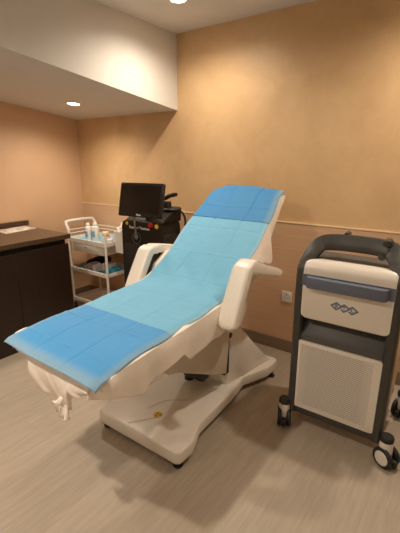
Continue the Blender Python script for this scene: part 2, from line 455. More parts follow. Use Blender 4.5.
# tilting cover under the seat and the dark mechanism below it
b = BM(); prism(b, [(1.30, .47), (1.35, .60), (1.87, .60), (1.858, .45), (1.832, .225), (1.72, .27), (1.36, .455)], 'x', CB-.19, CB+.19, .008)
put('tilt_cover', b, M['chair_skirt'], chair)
b = BM(); box(b, CB-.05, CB+.10, 1.70, 1.775, .195, .27, .01); cyl(b, (CB-.08, 1.80, .11), (CB-.08, 1.80, .25), .03)
put('lift_mechanism', b, M['black_plastic'], chair)
b = BM(); cyl(b, (CB+.165, 1.868, .47), (CB+.19, 1.868, .47), .018); put('pivot', b, M['rubber'], chair)
b = BM(); box(b, CX-.27, CX+.27, .95, 1.88, .585, .625, .008); put('seat_frame', b, M['chair_metal'], chair)
# cushions (under the sheet)
def cushion(name, y0, y1, th, wmul=1.0):
    bm = BM(); n = 14
    pts = [(y0+(y1-y0)*k/n) for k in range(n+1)]
    rings = []
    t = bmesh.new()
    for y in pts:
        e = min(1, min(y-y0, y1-y)/.03); e = math.sqrt(max(0, 1-(1-e)**2))*.5+.5
        zt = prof_z(y)-.012; w = (halfw(y)-.01)*wmul
        sl = (prof_z(y+.01)-prof_z(y-.01))/.02; q = math.sqrt(1+sl*sl); nrm = Vector((0, -sl/q, 1/q))
        c = Vector((CX, y, zt))-nrm*th/2
        rings.append([t.verts.new(c+Vector((px, 0, 0))+nrm*py) for px, py in superell(w, th/2*e, 7, 36)])
    for a, c in zip(rings, rings[1:]):
        for k in range(36): t.faces.new((a[k], a[(k+1) % 36], c[(k+1) % 36], c[k]))
    t.faces.new(rings[0]); t.faces.new(rings[-1][::-1])
    join(bm, t)
    return put(name, bm, M['chair_vinyl'], chair)
cushion('leg_cushion', .80, 1.27, .10); cushion('seat_cushion', 1.275, 1.72, .11); cushion('back_cushion', 1.73, 2.26, .10, .96); cushion('headrest', 2.265, 2.475, .085, .97)
b = BM(); sweep(b, [(CX, 1.80, .70), (CX, 2.36, 1.11)], [(-.2, -.015), (.2, -.015), (.2, .015), (-.2, .015)]); put('back_frame', b, M['chair_metal'], chair)
# padded arms: a sloping front pad that bends back into a level pad
def arm(sx):
    x = CX+sx*.383; yo = 0 if sx > 0 else .07; lz = 0 if sx > 0 else .018
    path = smooth_path([(x, 1.565+yo, .665), (x, 1.595+yo, .73), (x, 1.695+yo, .915-lz), (x, 1.722+yo, .948-lz), (x, 1.765+yo, .952-lz), (x, 1.83+yo, .930), (x, 2.06+yo, .857+lz*1.5), (x, 2.125+yo, .836+lz*1.8)], 8)
    n = len(path); sc = []
    for i in range(n):
        d = min(i, n-1-i); e_ = (.45, .66, .8, .88, .94, .98) if i > n/2 else (.6, .85, .97, 1, 1, 1); sc.append(e_[d] if d < 6 else 1)
    b = BM(); t = bmesh.new(); rings = []
    for i, p in enumerate(path):
        tan = (path[min(i+1, n-1)]-path[max(i-1, 0)]).normalized(); nn = Vector((1, 0, 0)).cross(tan).normalized()
        f = i/(n-1); wid = .0545*lerp(1.0, .95, f); th = interp(([(0, .026), (.45, .028), (.62, .042), (.85, .028), (1, .009)] if sx > 0 else [(0, .026), (.45, .028), (1, .026)]), f)
        rings.append([t.verts.new(p+Vector((px, 0, 0))+nn*py) for px, py in superell(wid*sc[i], th*sc[i], 4.5, 28)])
    for a, c in zip(rings, rings[1:]):
        for k in range(28): t.faces.new((a[k], a[(k+1) % 28], c[(k+1) % 28], c[k]))
    t.faces.new(rings[0]); t.faces.new(rings[-1][::-1]); join(b, t)
    a = put('armrest', b, M['chair_vinyl'], chair)
    xb = CX+sx*.325
    b = BM(); prism(b, [(1.66+yo, .60), (1.78+yo, .60), (1.83+yo, .68), (1.86+yo, .78), (1.99+yo, .885), (1.86+yo, .92), (1.74+yo, .85), (1.66+yo, .68)], 'x', xb-.02, xb+.025, .01, 2)
    put('arm_bracket', b, M['chair_vinyl'], a)
    seam = BM()
    for s2 in (-1, 1):
        pp = []
        for i in range(2, n-2):
            tan = (path[i+1]-path[i-1]).normalized(); nn = Vector((1, 0, 0)).cross(tan).normalized()
            f = i/(n-1); pp.append(path[i]+Vector((s2*.0495*lerp(1, .95, f), 0, 0))-nn*(interp(([(0, .026), (.45, .028), (.62, .042), (.85, .028), (1, .009)] if sx > 0 else [(0, .026), (.45, .028), (1, .026)]), f)-.003)*(-1 if nn.y > 0 else 1))
        tube(seam, pp, .0022, 6)
    put('piping', seam, M['chair_vinyl'], a)
arm(1); arm(-1)

# ------------------------------------------------------------------ white sheet on the chair
def fold(x, k, amp): return amp*(math.sin(x*k)+.6*math.sin(x*k*1.73+1.1)+.4*math.sin(x*k*2.9+2.3))
HEM_R = [(.775, .055), (.85, .09), (.93, .145), (1.03, .168), (1.10, .135), (1.16, .118), (1.26, .110), (1.32, .155), (1.36, .185), (1.45, .165), (1.60, .150), (1.78, .145), (1.92, .11), (2.05, .12), (2.12, .20), (2.18, .21), (2.25, .17), (2.32, .12), (2.40, .05), (2.50, .03)]
HEM_L = [(.775, .0), (.9, .01), (1.05, .12), (1.5, .13), (1.9, .10), (2.2, .10), (2.5, .05)]
def sheet_fn(u, v):
    v0 = .014+.965*v
    p, nr = prof(v0); y = p.y; w = halfw(y)
    tuck = sm(2.12, 2.32, y)+sm(.86, .80, y); w_top = w+.004-.04*sm(2.08, 2.26, y)
    a, c = .22, .78                                        # u ranges: left hang, top, right hang
    if a <= u <= c:
        s = (u-a)/(c-a)*2-1
        q = p-nr*(.006+.014*tuck)+Vector((CX+s*w_top, 0, 0)); q += nr*(-.006*abs(s)**6)
        return q
    sx = 1 if u > c else -1
    d = (u-c)/(1-c) if sx > 0 else (a-u)/a
    drop = interp(HEM_R if sx > 0 else HEM_L, y)
    back = sm(1.7, 1.95, y)
    amp = .011*min(1, drop/.12)
    out = (.010+.018*math.sin(min(1, d*2)*PI/2))*(1-.6*tuck) + d*fold(y+sx, 15, amp) + (.020*d*sm(1.95, 2.2, y))
    # crimp towards the seat where the arm pushes it in
    out -= .012*d*math.exp(-((y-1.72)/.14)**2)
    out += .032*math.sin(min(1, d)*PI*.75)*math.exp(-((y-2.24)/.10)**2)
    out -= .07*sm(.85, .80, y)*min(1, 3*d)
    z = p.z-.012-.012*tuck-drop*d + d*.006*math.sin(y*23)
    yy = y+.012*d*math.sin(y*21+1)+back*d*.035
    return Vector((CX+sx*(w_top+out), yy, z))
b = grid(BM(), sheet_fn, 90, 190)
sheet = put('bed_sheet', b, M['sheet']); solid(sheet, .0015)
tag(sheet, 'thin white sheet draped over the treatment chair, hanging in folds below the blue paper', 'sheet')
FLAP_L = [(0, .145), (.1, .160), (.3, .170), (.45, .185), (.58, .205), (.66, .195), (.69, .125), (.8, .11), (1, .07)]
def flap_fn(u, v):
    drop = interp(FLAP_L, u); k = v*v
    z = .698-.03*u-(drop-.01-.03*u)*v
    dg = u*7-v*2.2
    y = .800-.012*math.sin(v*PI)+v*(.007*math.sin(dg*1.3)+.0035*math.sin(dg*2.9+1)+.0015*math.sin(dg*6+2))+.004*math.sin(u*PI)*v
    x = CX-.140+u*.40+.012*k*(1-u)-.008*k*u
    return Vector((x, y, z))
b = grid(BM(), flap_fn, 110, 30); fl = put('foot_flap', b, M['sheet'], sheet); solid(fl, .0015)
# the knot the flap is tied in
b = BM(); random.seed(3)
kc = Vector((CX+.075, .798, .545))
for k in range(6):
    a = math.radians(-165+k*28); L = random.uniform(.055, .08)
    d = Vector((math.cos(a)*.62, random.uniform(-.25, .1), -abs(math.sin(a))*.8-.35)).normalized()
    s = d.cross(Vector((0, 1, 0))).normalized()
    t = bmesh.new(); rings = []
    for j in range(7):
        f = j/6; wv = lerp(.010, .026, f); c = kc+d*L*f+Vector((0, .004*math.sin(f*6+k), .004*math.sin(f*9+k*2)))
        rings.append([t.verts.new(c+s*wv*q+Vector((0, .008*math.sin(q*4+k+f*2)-.004*k*.3, 0))) for q in (-1, -.6, -.2, .2, .6, 1)])
    for r0, r1 in zip(rings, rings[1:]):
        for q in range(5): t.faces.new((r0[q], r0[q+1], r1[q+1], r1[q]))
    join(b, t)
t = bmesh.new(); bmesh.ops.create_icosphere(t, subdivisions=3, radius=.019)
for v_ in t.verts: v_.co *= 1+.25*noise.noise(v_.co*90)
join(b, t, Matrix.Translation(kc))
kn = put('knot', b, M['sheet'], sheet); solid(kn, .0012)

# ------------------------------------------------------------------ blue paper
def wrinkle(x, s):
    h = .0016*noise.noise(Vector((x*9, s*7, 2.0)))+.0030*noise.noise(Vector((x*3.2, s*2.6, 7.0)))
    h += .0012*noise.noise(Vector((x*24, s*20, 4.0)))
    for fx in (-.105, .105): h -= .0045*math.exp(-((x-fx-.006*math.sin(s*5))/.006)**2)
    for fs in (.12, .335, .55, .765, .98, 1.2, 1.42, 1.64, 1.86): h += (-.003 if int(fs*50) % 2 else .003)*math.exp(-((s-fs-.004*math.sin(x*14))/.0045)**2)
    # gathers where the seat folds into the back
    g = math.exp(-((s-1.02)/.09)**2); h += g*.003*math.sin(x*34+2*math.sin(s*12))
    return h
def paper_fn(lift, v0, v1, wk=1.0):
    def fn(u, v):
        vv = lerp(v0, v1, v); p, nr = prof(vv); s = u*2-1; x = s*halfw(p.y)*wk*(1+.115*sm(1.8, 2.1, p.y)-.02*sm(2.3, 2.5, p.y)+.03*sm(1.75, 1.6, p.y))-.018*sm(2.1, 2.5, p.y)
        q = p+Vector((CX+x, 0, 0))+nr*(lift+.002+wrinkle(x, vv*PL))
        e = max(0, abs(s)-.86)/.14; q += -nr*.016*e*e*(.5 if p.y > 1.75 else 1)
        if s > 0: q += Vector((.004*math.sin(p.y*23), 0, -.006*sm(.96, .77, p.y)*sm(.4, 1, s)))
        else: q += Vector((.006*math.sin(p.y*17), 0, .012*sm(.95, .77, p.y)*sm(.3, 1, -s)))
        hd = sm(2.36, 2.52, p.y); q += Vector((0, 0, -.028*hd*sm(.6, 1, -s)-.022*hd*sm(.0, 1, s)))
        return q
    return fn
paper = put('paper_cover', grid(BM(), paper_fn(0.0, .0, .995), 90, 260), M['paper_mid']); solid(paper, .0008)
tag(paper, 'blue non-woven paper cover laid along the whole treatment chair', 'paper cover')
pf = put('doubled_foot_end', grid(BM(), paper_fn(.0013, -0.0, .232, 1.006), 90, 70), M['paper_foot'], paper, label='darker blue doubled paper over the foot end'); solid(pf, .0008)
ph = put('doubled_head_end', grid(BM(), paper_fn(.0013, .79, 1.0, 1.012), 90, 60), M['paper_head'], paper, label='darker blue doubled paper over the headrest'); solid(ph, .0008)

# ------------------------------------------------------------------ thin cord lying on the chair base
b = BM(); tube(b, [(-1.30, 1.375, .118), (-1.33, 1.33, .118), (-1.375, 1.27, .118), (-1.39, 1.235, .125)], .0013, 8, 6)
tube(b, [(-1.40, 1.40, .118), (-1.36, 1.52, .118), (-1.26, 1.60, .118)], .0011, 8, 6)
tag(put('cord', b, M['grey_cord']), 'thin grey cord lying across the chair base beside the yellow sticker', 'cord')

# ------------------------------------------------------------------ counter
cab = thing('base_cabinet', 'very dark walnut base cabinet standing along the left wall', 'cabinet', (-3.24, .9, 0))
CY1 = 2.0
b = BM(); box(b, XL+.019, -2.895, -.6, CY1, .06, .80, .002, 1); box(b, XL+.019, -2.93, -.6, CY1-.02, .0, .06); put('body', b, M['cabinet'], cab)
b = BM(); box(b, XL+.02, -2.905, -.59, CY1-.01, .80, .85); put('shadow_gap', b, M['recess'], cab)
ys = [-.6, -.07, .46, .99, 1.515, CY1]
for a, c in zip(ys, ys[1:]):
    b = BM(); box(b, -2.895, -2.872, a+.0015, c-.0015, .0, .805, .0015, 1); put('door', b, M['cabinet'], cab)
wt = thing('worktop', 'walnut brown worktop with a low upstand, resting on the dark base cabinet', 'worktop', (-3.24, .9, .85))
b = BM(); box(b, XL+.001, -2.85, -.62, CY1+.012, .85, .889, .002, 1); put('top', b, M['worktop'], wt)
b = BM(); box(b, XL+.001, XL+.03, -.62, CY1+.07, .889, .934, .002, 1); put('upstand', b, M['worktop'], wt)
# printed leaflet on it
def leaflet(P, z, label):
    c = sum((Vector((x, y, 0)) for x, y in P), Vector())/4
    t = thing('leaflet', label, 'leaflet', (c.x, c.y, z))
    b = BM(); prism(b, P, 'z', z, z+.004); put('pages', b, M['white_plastic'], t)
    q = [Vector((x, y, 0)) for x, y in P]
    def fn(u, v):
        p = q[0].lerp(q[1], u).lerp(q[3].lerp(q[2], u), v); return Vector((p.x, p.y, z+.0045+.002*math.sin(u*PI)*math.sin(v*PI)))
    put('printed_cover', grid(BM(), fn, 12, 8), M['print'], t)
leaflet([(-3.34, 1.36), (-3.375, 1.655), (-3.575, 1.65), (-3.56, 1.36)], .8895, 'white printed leaflet on the worktop, cut by the left edge of the photo')
leaflet([(-3.275, 1.675), (-3.325, 1.985), (-3.545, 1.995), (-3.50, 1.69)], .8895, 'white leaflet with reddish print at the far end of the worktop, before the upstand')

# ------------------------------------------------------------------ trolley
TX0, TX1, TY0, TY1 = -3.335, -2.79, 2.335, 2.685
tro = thing('trolley', 'white three-tier instrument trolley between the counter and the back wall', 'trolley', ((TX0+TX1)/2, (TY0+TY1)/2, 0))
for x in (TX0, TX1):
    for y in (TY0, TY1):
        b = BM(); zt = .80 if x == TX0 else .86
        cyl(b, (x, y, .075), (x, y, zt), .0125, .0125, 14, .003); put('leg', b, M['trolley'], tro)
        lg = tro.children[-1]
        b = BM(); cyl(b, (x, y-.01, .032), (x, y+.012, .032), .032, .032, 22, .004); put('caster_wheel', b, M['rubber'], lg)
        b = BM(); box(b, x-.008, x+.008, y-.018, y-.012, .03, .08); box(b, x-.008, x+.008, y+.014, y+.02, .03, .08); box(b, x-.009, x+.009, y-.018, y+.02, .07, .08); put('caster_fork', b, M['silver'], lg)
b = BM(); tube(b, [(TX0, TY0, .80), (TX0-.006, TY0, .835), (TX0-.035, TY0+.004, .882), (TX0-.045, TY0+.045, .905), (TX0-.045, TY1-.045, .905), (TX0-.035, TY1-.004, .882), (TX0-.006, TY1, .835), (TX0, TY1, .80)], .0165, 14, 6)
put('handle', b, M['trolley'], tro)
def tray(name, z, h, mat, part='tray'):
    b = BM(); x0, x1, y0, y1 = TX0-.006, TX1+.006, TY0-.006, TY1+.006; t = .006
    box(b, x0, x1, y0, y1, z, z+.006); box(b, x0, x1, y0-.004, y0+t, z, z+h, .002, 1); box(b, x0, x1, y1-t, y1, z, z+h, .002, 1)
    box(b, x0, x0+t, y0, y1, z, z+h, .002, 1); box(b, x1-t, x1, y0, y1, z, z+h, .002, 1)
    return put(name, b, mat, tro)
tray('top_tray', .713, .045, M['trolley']); tray('middle_tray', .418, .040, M['trolley']); tray('bottom_tray', .098, .035, M['trolley'])
b = BM()
for zz in (.80, .835):
    tube(b, [(TX0, TY1, zz), (TX1, TY1, zz)], .0045, 8)
    tube(b, [(TX0, TY0, zz-.01), (TX0, TY1, zz-.01)], .0045, 8)
put('rail', b, M['trolley'], tro)
dr = put('drawer', box(BM(), TX0+.07, TX1-.035, TY0-.002, TY1-.03, .628, .71, .004), M['drawer'], tro)
put('knob', cyl(BM(), (-3.07, TY0-.002, .685), (-3.07, TY0-.014, .685), .009, .011, 14, .002), M['silver'], dr)
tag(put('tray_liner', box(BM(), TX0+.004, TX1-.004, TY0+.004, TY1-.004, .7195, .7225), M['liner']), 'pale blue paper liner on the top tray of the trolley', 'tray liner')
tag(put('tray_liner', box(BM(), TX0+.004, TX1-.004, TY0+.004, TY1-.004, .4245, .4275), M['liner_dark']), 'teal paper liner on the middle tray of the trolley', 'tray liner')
ZT = .7230; ZM = .4280
def bottle(x, y, r, h, label, spray):
    t = thing('bottle', label, 'bottle', (x, y, ZT), None)
    put('body', lathe(BM(), (x, y, ZT), [(0, 0), (r*.96, 0), (r, .004), (r, h*.70), (r*.9, h*.78), (r*.45, h*.84), (r*.45, h*.86), (0, h*.86)]), M['white_plastic'], t)
    put('cap', lathe(BM(), (x, y, ZT), [(0, h*.86), (r*.62, h*.86), (r*.58, h*.97), (r*.45, h), (0, h)]), M['white_plastic'], t)
    b = BM(); n = 12
    a0 = math.radians(-135)
    prism(b, [(x+(r+.0012)*math.cos(a0+(k/n)*1.5), y+(r+.0012)*math.sin(a0+(k/n)*1.5)) for k in range(n+1)]+[(x+(r-.002)*math.cos(a0+(k/n)*1.5), y+(r-.002)*math.sin(a0+(k/n)*1.5)) for k in range(n, -1, -1)], 'z', ZT+h*.22, ZT+h*.55)
    put('printed_label', b, M['label_blue'], t)
bottle(-3.155, 2.435, .031, .178, 'white bottle with a narrow cap, left of the pair on the trolley', True)
bottle(-3.095, 2.475, .036, .182, 'white bottle right of the pair on the trolley, beside the amber jar', False)
t = thing('jar', 'small amber jar with a pale lid on the top tray of the trolley', 'jar', (-3.01, 2.53, ZT))
put('body', lathe(BM(), (-3.01, 2.53, ZT), [(0, 0), (.033, 0), (.036, .004), (.036, .06), (.03, .068), (0, .068)]), M['orange'], t)
put('lid', lathe(BM(), (-3.01, 2.53, ZT), [(0, .068), (.034, .068), (.034, .088), (.030, .092), (0, .092)]), M['cladding_edge'], t)
put('printed_label', box(BM(), -3.022, -2.998, 2.4915, 2.4955, ZT+.02, ZT+.05), M['white_plastic'], t)
def packet(name, x, y, z, sx, sy, sz, rot, mat, label, cat, band=None, group=None):
    b = BM(); t = bmesh.new(); bmesh.ops.create_cube(t, size=1); bmesh.ops.subdivide_edges(t, edges=t.edges[:], cuts=5, use_grid_fill=True)
    for v in t.verts:
        c = v.co.copy(); k = 1-.55*max(0, abs(c.x)-.25)/.25; v.co = Vector((c.x*sx, c.y*sy, (c.z*k+.5)*sz+.10*sz*noise.noise(c*4+Vector((x*30, y*10, 0))) if c.z > -.49 else 0))
    R = Matrix.Translation((x, y, z)) @ Matrix.Rotation(rot, 4, 'Z'); join(b, t, R)
    o = put(name, b, mat); tag(o, label, cat, group)
    if band:
        b = BM(); t = bmesh.new(); bmesh.ops.create_cube(t, size=1)
        for v in t.verts: v.co = Vector((v.co.x*sx*.30+sx*.12, v.co.y*sy*1.02, (v.co.z+.5)*sz*1.05+.0005))
        bmesh.ops.bevel(t, geom=t.edges[:], offset=.003, segments=2, affect='EDGES')
        join(b, t, R); put('printed_band', b, band, o)
    return o
packet('packet', -2.915, 2.455, ZT, .10, .08, .05, .25, M['pack'], 'crumpled white packet lying on the top tray beside the front post', 'packet', M['label_blue'])
packet('packet', -2.885, 2.58, ZT, .10, .07, .035, -.3, M['white_plastic'], 'flat white packet at the back of the top tray near the white bin', 'packet')
# middle tray
b = BM(); pts = smooth_path([(-3.255, 2.475, ZM+.03), (-3.235, 2.505, ZM+.06), (-3.17, 2.55, ZM+.085), (-3.10, 2.575, ZM+.095), (-3.05, 2.59, ZM+.085)], 6)
sweep(b, pts, superell(.045, .02, 3, 16))
b2 = BM(); box(b2, -3.23, -3.06, 2.56, 2.64, ZM, ZM+.09, .02, 3); join(b, b2)
tag(put('cloth_roll', b, M['black_cloth']), 'black rolled cloth at the back of the middle tray of the trolley', 'cloth')
packet('gauze_pack', -3.10, 2.425, ZM, .15, .10, .075, .15, M['pack'], 'white printed gauze pack in front of the black cloth', 'gauze pack', M['pack_pink'])
packet('gauze_pack', -2.975, 2.52, ZM, .09, .11, .08, -.1, M['pack'], 'white printed gauze pack beside the turquoise packet on the middle tray', 'gauze pack', M['pack_pink'])
packet('packet', -2.86, 2.46, ZM, .10, .12, .055, .05, M['blue_pack'], 'turquoise packet at the right end of the middle tray', 'packet')
# white bin hooked on the trolley's right end
bn = thing('waste_bin', 'white bin hooked on the right end of the trolley beside the black machine', 'bin', (-2.70, 2.49, .66))
b = BM(); t = bmesh.new(); R0 = rrect(-2.765, -2.635, 2.425, 2.555, .02, 4); R1 = rrect(-2.775, -2.615, 2.415, 2.575, .025, 4)
v0 = [t.verts.new((x, y, .66)) for x, y in R0]; v1 = [t.verts.new((x, y, .86)) for x, y in R1]; v2 = [t.verts.new((lerp(x, -2.70, .06), lerp(y, 2.49, .06), .86)) for x, y in R1]; v3 = [t.verts.new((lerp(x, -2.70, .06), lerp(y, 2.49, .06), .665)) for x, y in R0]
n = len(R0)
for A, B in ((v0, v1), (v1, v2), (v2, v3)):
    for k in range(n): t.faces.new((A[k], A[(k+1) % n], B[(k+1) % n], B[k]))
t.faces.new(v0[::-1]); t.faces.new(v3)
join(b, t); put('bucket', b, M['white_plastic'], bn)
b = BM(); t = bmesh.new(); bmesh.ops.create_icosphere(t, subdivisions=4, radius=1)
for v in t.verts:
    c = v.co.copy(); f = 1+.3*noise.noise(c*2.3)+.15*noise.noise(c*6); v.co = Vector((c.x*.066*f, c.y*.066*f, max(-.05, c.z*.075*f)))
join(b, t, Matrix.Translation((-2.695, 2.495, .855))); put('liner_bag', b, M['sheet'], bn)
for y0 in (2.46, 2.515): put('hook', box(BM(), -2.80, -2.772, y0, y0+.015, .80, .812), M['silver'], bn)

# ------------------------------------------------------------------ black console with monitor
LX0, LX1, LY0, LY1 = -2.42, -2.0, 2.2, 2.47
con = thing('laser_console', 'tall black treatment console with a tilted monitor, between trolley and chair', 'treatment machine', ((LX0+LX1)/2, (LY0+LY1)/2, 0))
b = BM()
pr = [(LX0+.012, .05), (LX1-.012, .05), (LX1, .09), (LX1, .985), (LX1-.012, 1.02), (LX1-.05, 1.035), (LX0+.06, 1.035), (LX0+.016, 1.015), (LX0, .975), (LX0, .09)]
prism(b, pr, 'y', LY0, LY1, .016, 3); put('body', b, M['body_brown_black'], con)
b = BM()   # sloping shoulder that rises to the back
prism(b, [(LY0+.03, 1.02), (LY1, 1.02), (LY1+.01, 1.115), (LY1-.06, 1.13), (LY0+.12, 1.085)], 'x', LX0+.02, LX1+.005, .012, 3); put('top_cover', b, M['body_brown_black'], con)
b = BM(); prism(b, rrect(LX0+.03, LX1-.03, .10, .84, .03), 'y', LY0-.004, LY0+.002, .002); put('front_panel', b, M['black_plastic'], con)
b = BM(); prism(b, rrect(LY0+.05, LY1-.05, .12, .93, .03), 'x', LX1-.001, LX1+.005, .002); put('side_panel', b, M['black_plastic'], con)
b = BM(); box(b, LX0-.01, LX1+.01, LY0-.02, LY1+.02, .035, .07, .01); put('plinth', b, M['black_plastic'], con)
for x in (LX0+.04, LX1-.04):
    for y in (LY0+.03, LY1-.03):
        b = BM(); cyl(b, (x-.012, y, .019), (x+.012, y, .019), .019, .019, 18, .003); put('caster', b, M['rubber'], con)
# monitor, tilted back a little
Mx = Matrix.Translation((-2.145, 2.16, 1.205)) @ Matrix.Rotation(math.radians(6), 4, 'Z') @ Matrix.Rotation(math.radians(-13), 4, 'X') @ Matrix.Diagonal((.865, .945, .945, 1))
b = BM(); prism(b, rrect(-.237, .237, -.138, .138, .012, 4), 'y', 0.0, .030, .004, 2, mat4=Mx); mon = put('monitor', b, M['bezel'], con)
b = BM(); prism(b, rrect(-.233, .233, -.134, .134, .010, 4), 'y', -.004, .002, .001, 1, mat4=Mx); put('bezel', b, M['bezel'], mon)
b = BM(); prism(b, rrect(-.212, .212, -.108, .116, .003, 2), 'y', -.0052, -.003, mat4=Mx); put('screen', b, M['screen'], mon)
b = BM(); tube(b, [(-2.15, 2.19, 1.16), (-2.15, 2.25, 1.10), (-2.15, 2.26, 1.02)], .03, 14, 5); put('monitor_neck', b, M['black_plastic'], con)
b = BM(); tm = text_mesh('Alma', .024, .0006); join(b, tm, Matrix.Translation((0, -.0055, -.122)) @ Matrix.Rotation(PI/2, 4, 'X')); bmesh.ops.transform(b, matrix=Mx, verts=b.verts); put('lettering', b, M['text_grey'], mon, smooth=False)
b = BM(); tm = text_mesh('Soprano Titanium', .031, .0006); join(b, tm, Matrix.Translation((-2.205, LY0-.0045, .978)) @ Matrix.Rotation(PI/2, 4, 'X')); put('lettering', b, M['text_grey'], con, smooth=False)
b = cyl(BM(), (-2.075, LY0+.002, 1.012), (-2.075, LY0-.022, 1.014), .020, .017, 22, .003); put('emergency_button', b, M['red'], con)
b = cyl(BM(), (-2.022, LY0+.002, 1.005), (-2.022, LY0-.003, 1.005), .017, .017, 22); put('sticker', b, M['yellow'], con)
b = cyl(BM(), (-2.345, LY0+.002, 1.005), (-2.345, LY0-.003, 1.005), .014, .014, 22); put('sticker', b, M['yellow'], con)
# handpiece holder at the right rear
b = BM(); prism(b, [(-2.125, 1.08), (-2.03, 1.08), (-2.045, 1.180), (-2.11, 1.180)], 'y', 2.35, 2.41, .008); put('handpiece_holder', b, M['black_plastic'], con)
b = BM(); lathe(b, (-2.045, 2.415, 1.112), [(0, 0), (.07, 0), (.078, .008), (.07, .02), (.055, .016), (0, .014)], 26); put('holder_dish', b, M['black_plastic'], con)
hp = thing('handpiece', 'black angled handpiece resting on the holder at the right of the black console', 'handpiece', (-2.08, 2.38, 1.180))
b = BM(); sweep(b, smooth_path([(-2.13, 2.38, 1.195), (-2.085, 2.381, 1.205), (-2.04, 2.383, 1.226), (-1.99, 2.385, 1.237)], 5), superell(.022, .016, 3, 16), scales=[.7]+[1]*12+[1.05, 1.05, .8]); put('grip', b, M['black_plastic'], hp)
b = BM(); box(b, -2.005, -1.975, 2.365, 2.405, 1.224, 1.252, .005); put('head', b, M['rubber'], hp)
b = BM(); tube(b, [(-2.03, 2.44, 1.10), (-1.985, 2.475, 1.085), (-1.965, 2.485, 1.0), (-1.975, 2.45, .80), (-1.985, 2.43, .50)], .009, 10, 8)
put('supply_hose', b, M['black_plastic'], con)
# keys on a ribbon
ky = thing('key_ribbon', 'grey ribbon with a key and round black tag hanging from the console monitor', 'key ribbon', (-2.235, 2.18, .86))
b = BM(); prism(b, [(-2.250, 1.085), (-2.236, 1.085), (-2.232, .965), (-2.246, .965)], 'y', 2.182, 2.185); put('ribbon', b, M['ribbon'], ky)
b = BM(); tube(b, [Vector((-2.230+.045*math.cos(a), 2.187, .895+.045*math.sin(a))) for a in [2*PI*k/28 for k in range(28)]], .004, 8, closed=True, up=Vector((0, 1, 0))); put('tag_ring', b, M['frame_shelf'], ky)
b = BM(); cyl(b, (-2.232, 2.181, .905), (-2.232, 2.187, .905), .021, .021, 22, .001); prism(b, [(-2.242, .92), (-2.222, .92), (-2.226, .975), (-2.240, .975)], 'y', 2.182, 2.186); put('key', b, M['silver'], ky)

# ------------------------------------------------------------------ wheeled machine on the right
X0, X1, YM = -.755, -.253, 1.905
XC = (X0+X1)/2
mac = thing('body_machine', 'wheeled cream and charcoal machine with a slate blue handle and perforated panel', 'treatment machine', (XC, 2.05, 0))
YR = 2.27
b = BM(); prism(b, [(YM+.012, .13), (YM+.012, .555), (YM+.012, .575), (YM+.075, .66), (YM+.075, .69), (YM+.03, .695), (YM+.03, .985), (YM+.06, 1.0), (YR-.10, 1.0), (YR-.07, .93), (YR, .34), (YR-.17, .13)], 'x', X0+.035, X1-.035, .003, 1)
put('body', b, M['frame_shelf'], mac)
# side panels
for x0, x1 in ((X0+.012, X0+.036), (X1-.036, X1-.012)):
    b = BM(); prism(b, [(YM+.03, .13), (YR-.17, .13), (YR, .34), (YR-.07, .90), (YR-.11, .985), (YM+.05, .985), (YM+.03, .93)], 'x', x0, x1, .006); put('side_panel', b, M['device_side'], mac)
# frame: posts that bend back and inward into the push bar
fsec = [(-.026, -.012), (-.026, .035), (-.016, .045), (.016, .045), (.026, .035), (.026, -.012), (.018, -.02), (-.018, -.02)]
def frame_path(s):
    return [(XC+s*.230, YM+.02, .104), (XC+s*.230, YM+.02, .55), (XC+s*.230, YM+.02, .90), (XC+s*.226, YM+.03, .965), (XC+s*.208, YM+.06, 1.015)]
t = bmesh.new(); rings = []
def fr_ring(p, tan, wid, dep):
    tan = Vector(tan).normalized()
    return p, tan, wid, dep
pathL = smooth_path(frame_path(-1)+[(XC-.192, YM+.085, 1.050), (XC-.158, YM+.115, 1.078), (XC-.09, YM+.13, 1.086), (XC, YM+.132, 1.088)], 7)
full = pathL+[Vector((2*XC-p.x, p.y, p.z)) for p in reversed(pathL[:-1])]
nP = len(full)
for i, p in enumerate(full):
    tan = (full[min(i+1, nP-1)]-full[max(i-1, 0)]).normalized()
    ctr = Vector((XC, p.y, p.z-.25 if p.z > .95 else p.z))
    # in-plane outward direction and front direction
    front = Vector((0, -1, 0)); front = (front-tan*front.dot(tan)).normalized(); outw = tan.cross(front)
    if outw.dot(Vector((p.x-XC, 0, .35*(p.z > .98)))) < 0: outw = -outw
    k = sm(.93, 1.06, p.z); a = lerp(.024, .040, k); d = lerp(.034, .028, k)
    ch = lerp(.012, .030, k)
    sec = [(a-ch, d*.2), (a, -d*.5), (a, -d), (-a, -d), (-a, d*.7), (-a+.008, d), (a-ch-.022 if k > .5 else a-.014, d)]
    sec = [(-a, -d), (a, -d), (a, lerp(d*.6, -d*.1, k)), (lerp(a-.012, -a*.15, k), d), (-a+.008, d), (-a, d*.7)]
    rings.append([t.verts.new(p+outw*u+front*w) for u, w in sec])
for a, c in zip(rings, rings[1:]):
    for k in range(6): t.faces.new((a[k], a[(k+1) % 6], c[(k+1) % 6], c[k]))
t.faces.new(rings[0]); t.faces.new(rings[-1][::-1])
b = BM(); join(b, t)
box(b, X0+.004, X1-.004, YM-.004, YM+.06, .098, .145, .008)
put('frame', b, M['frame_dark'], mac)
fr = mac.children[-1]
for x, y, z, r in ((XC+.140, YM+.092, 1.113, .018), (XC+.126, YM+.088, 1.046, .017), (XC-.06, YM+.15, 1.122, .014)):
    b = BM(); cyl(b, (x, y, z), (x, y+.05, z+.006), r, r, 22, .003); put('hook', b, M['frame_dark'], fr)
# ledge between the two cream panels
b = BM(); prism(b, [(YM-.002, .555), (YM-.002, .585), (YM+.016, .60), (YM+.07, .672), (YM+.075, .672), (YM+.075, .555)], 'x', X0+.046, X1-.046, .003, 2); put('ledge', b, M['frame_shelf'], mac)
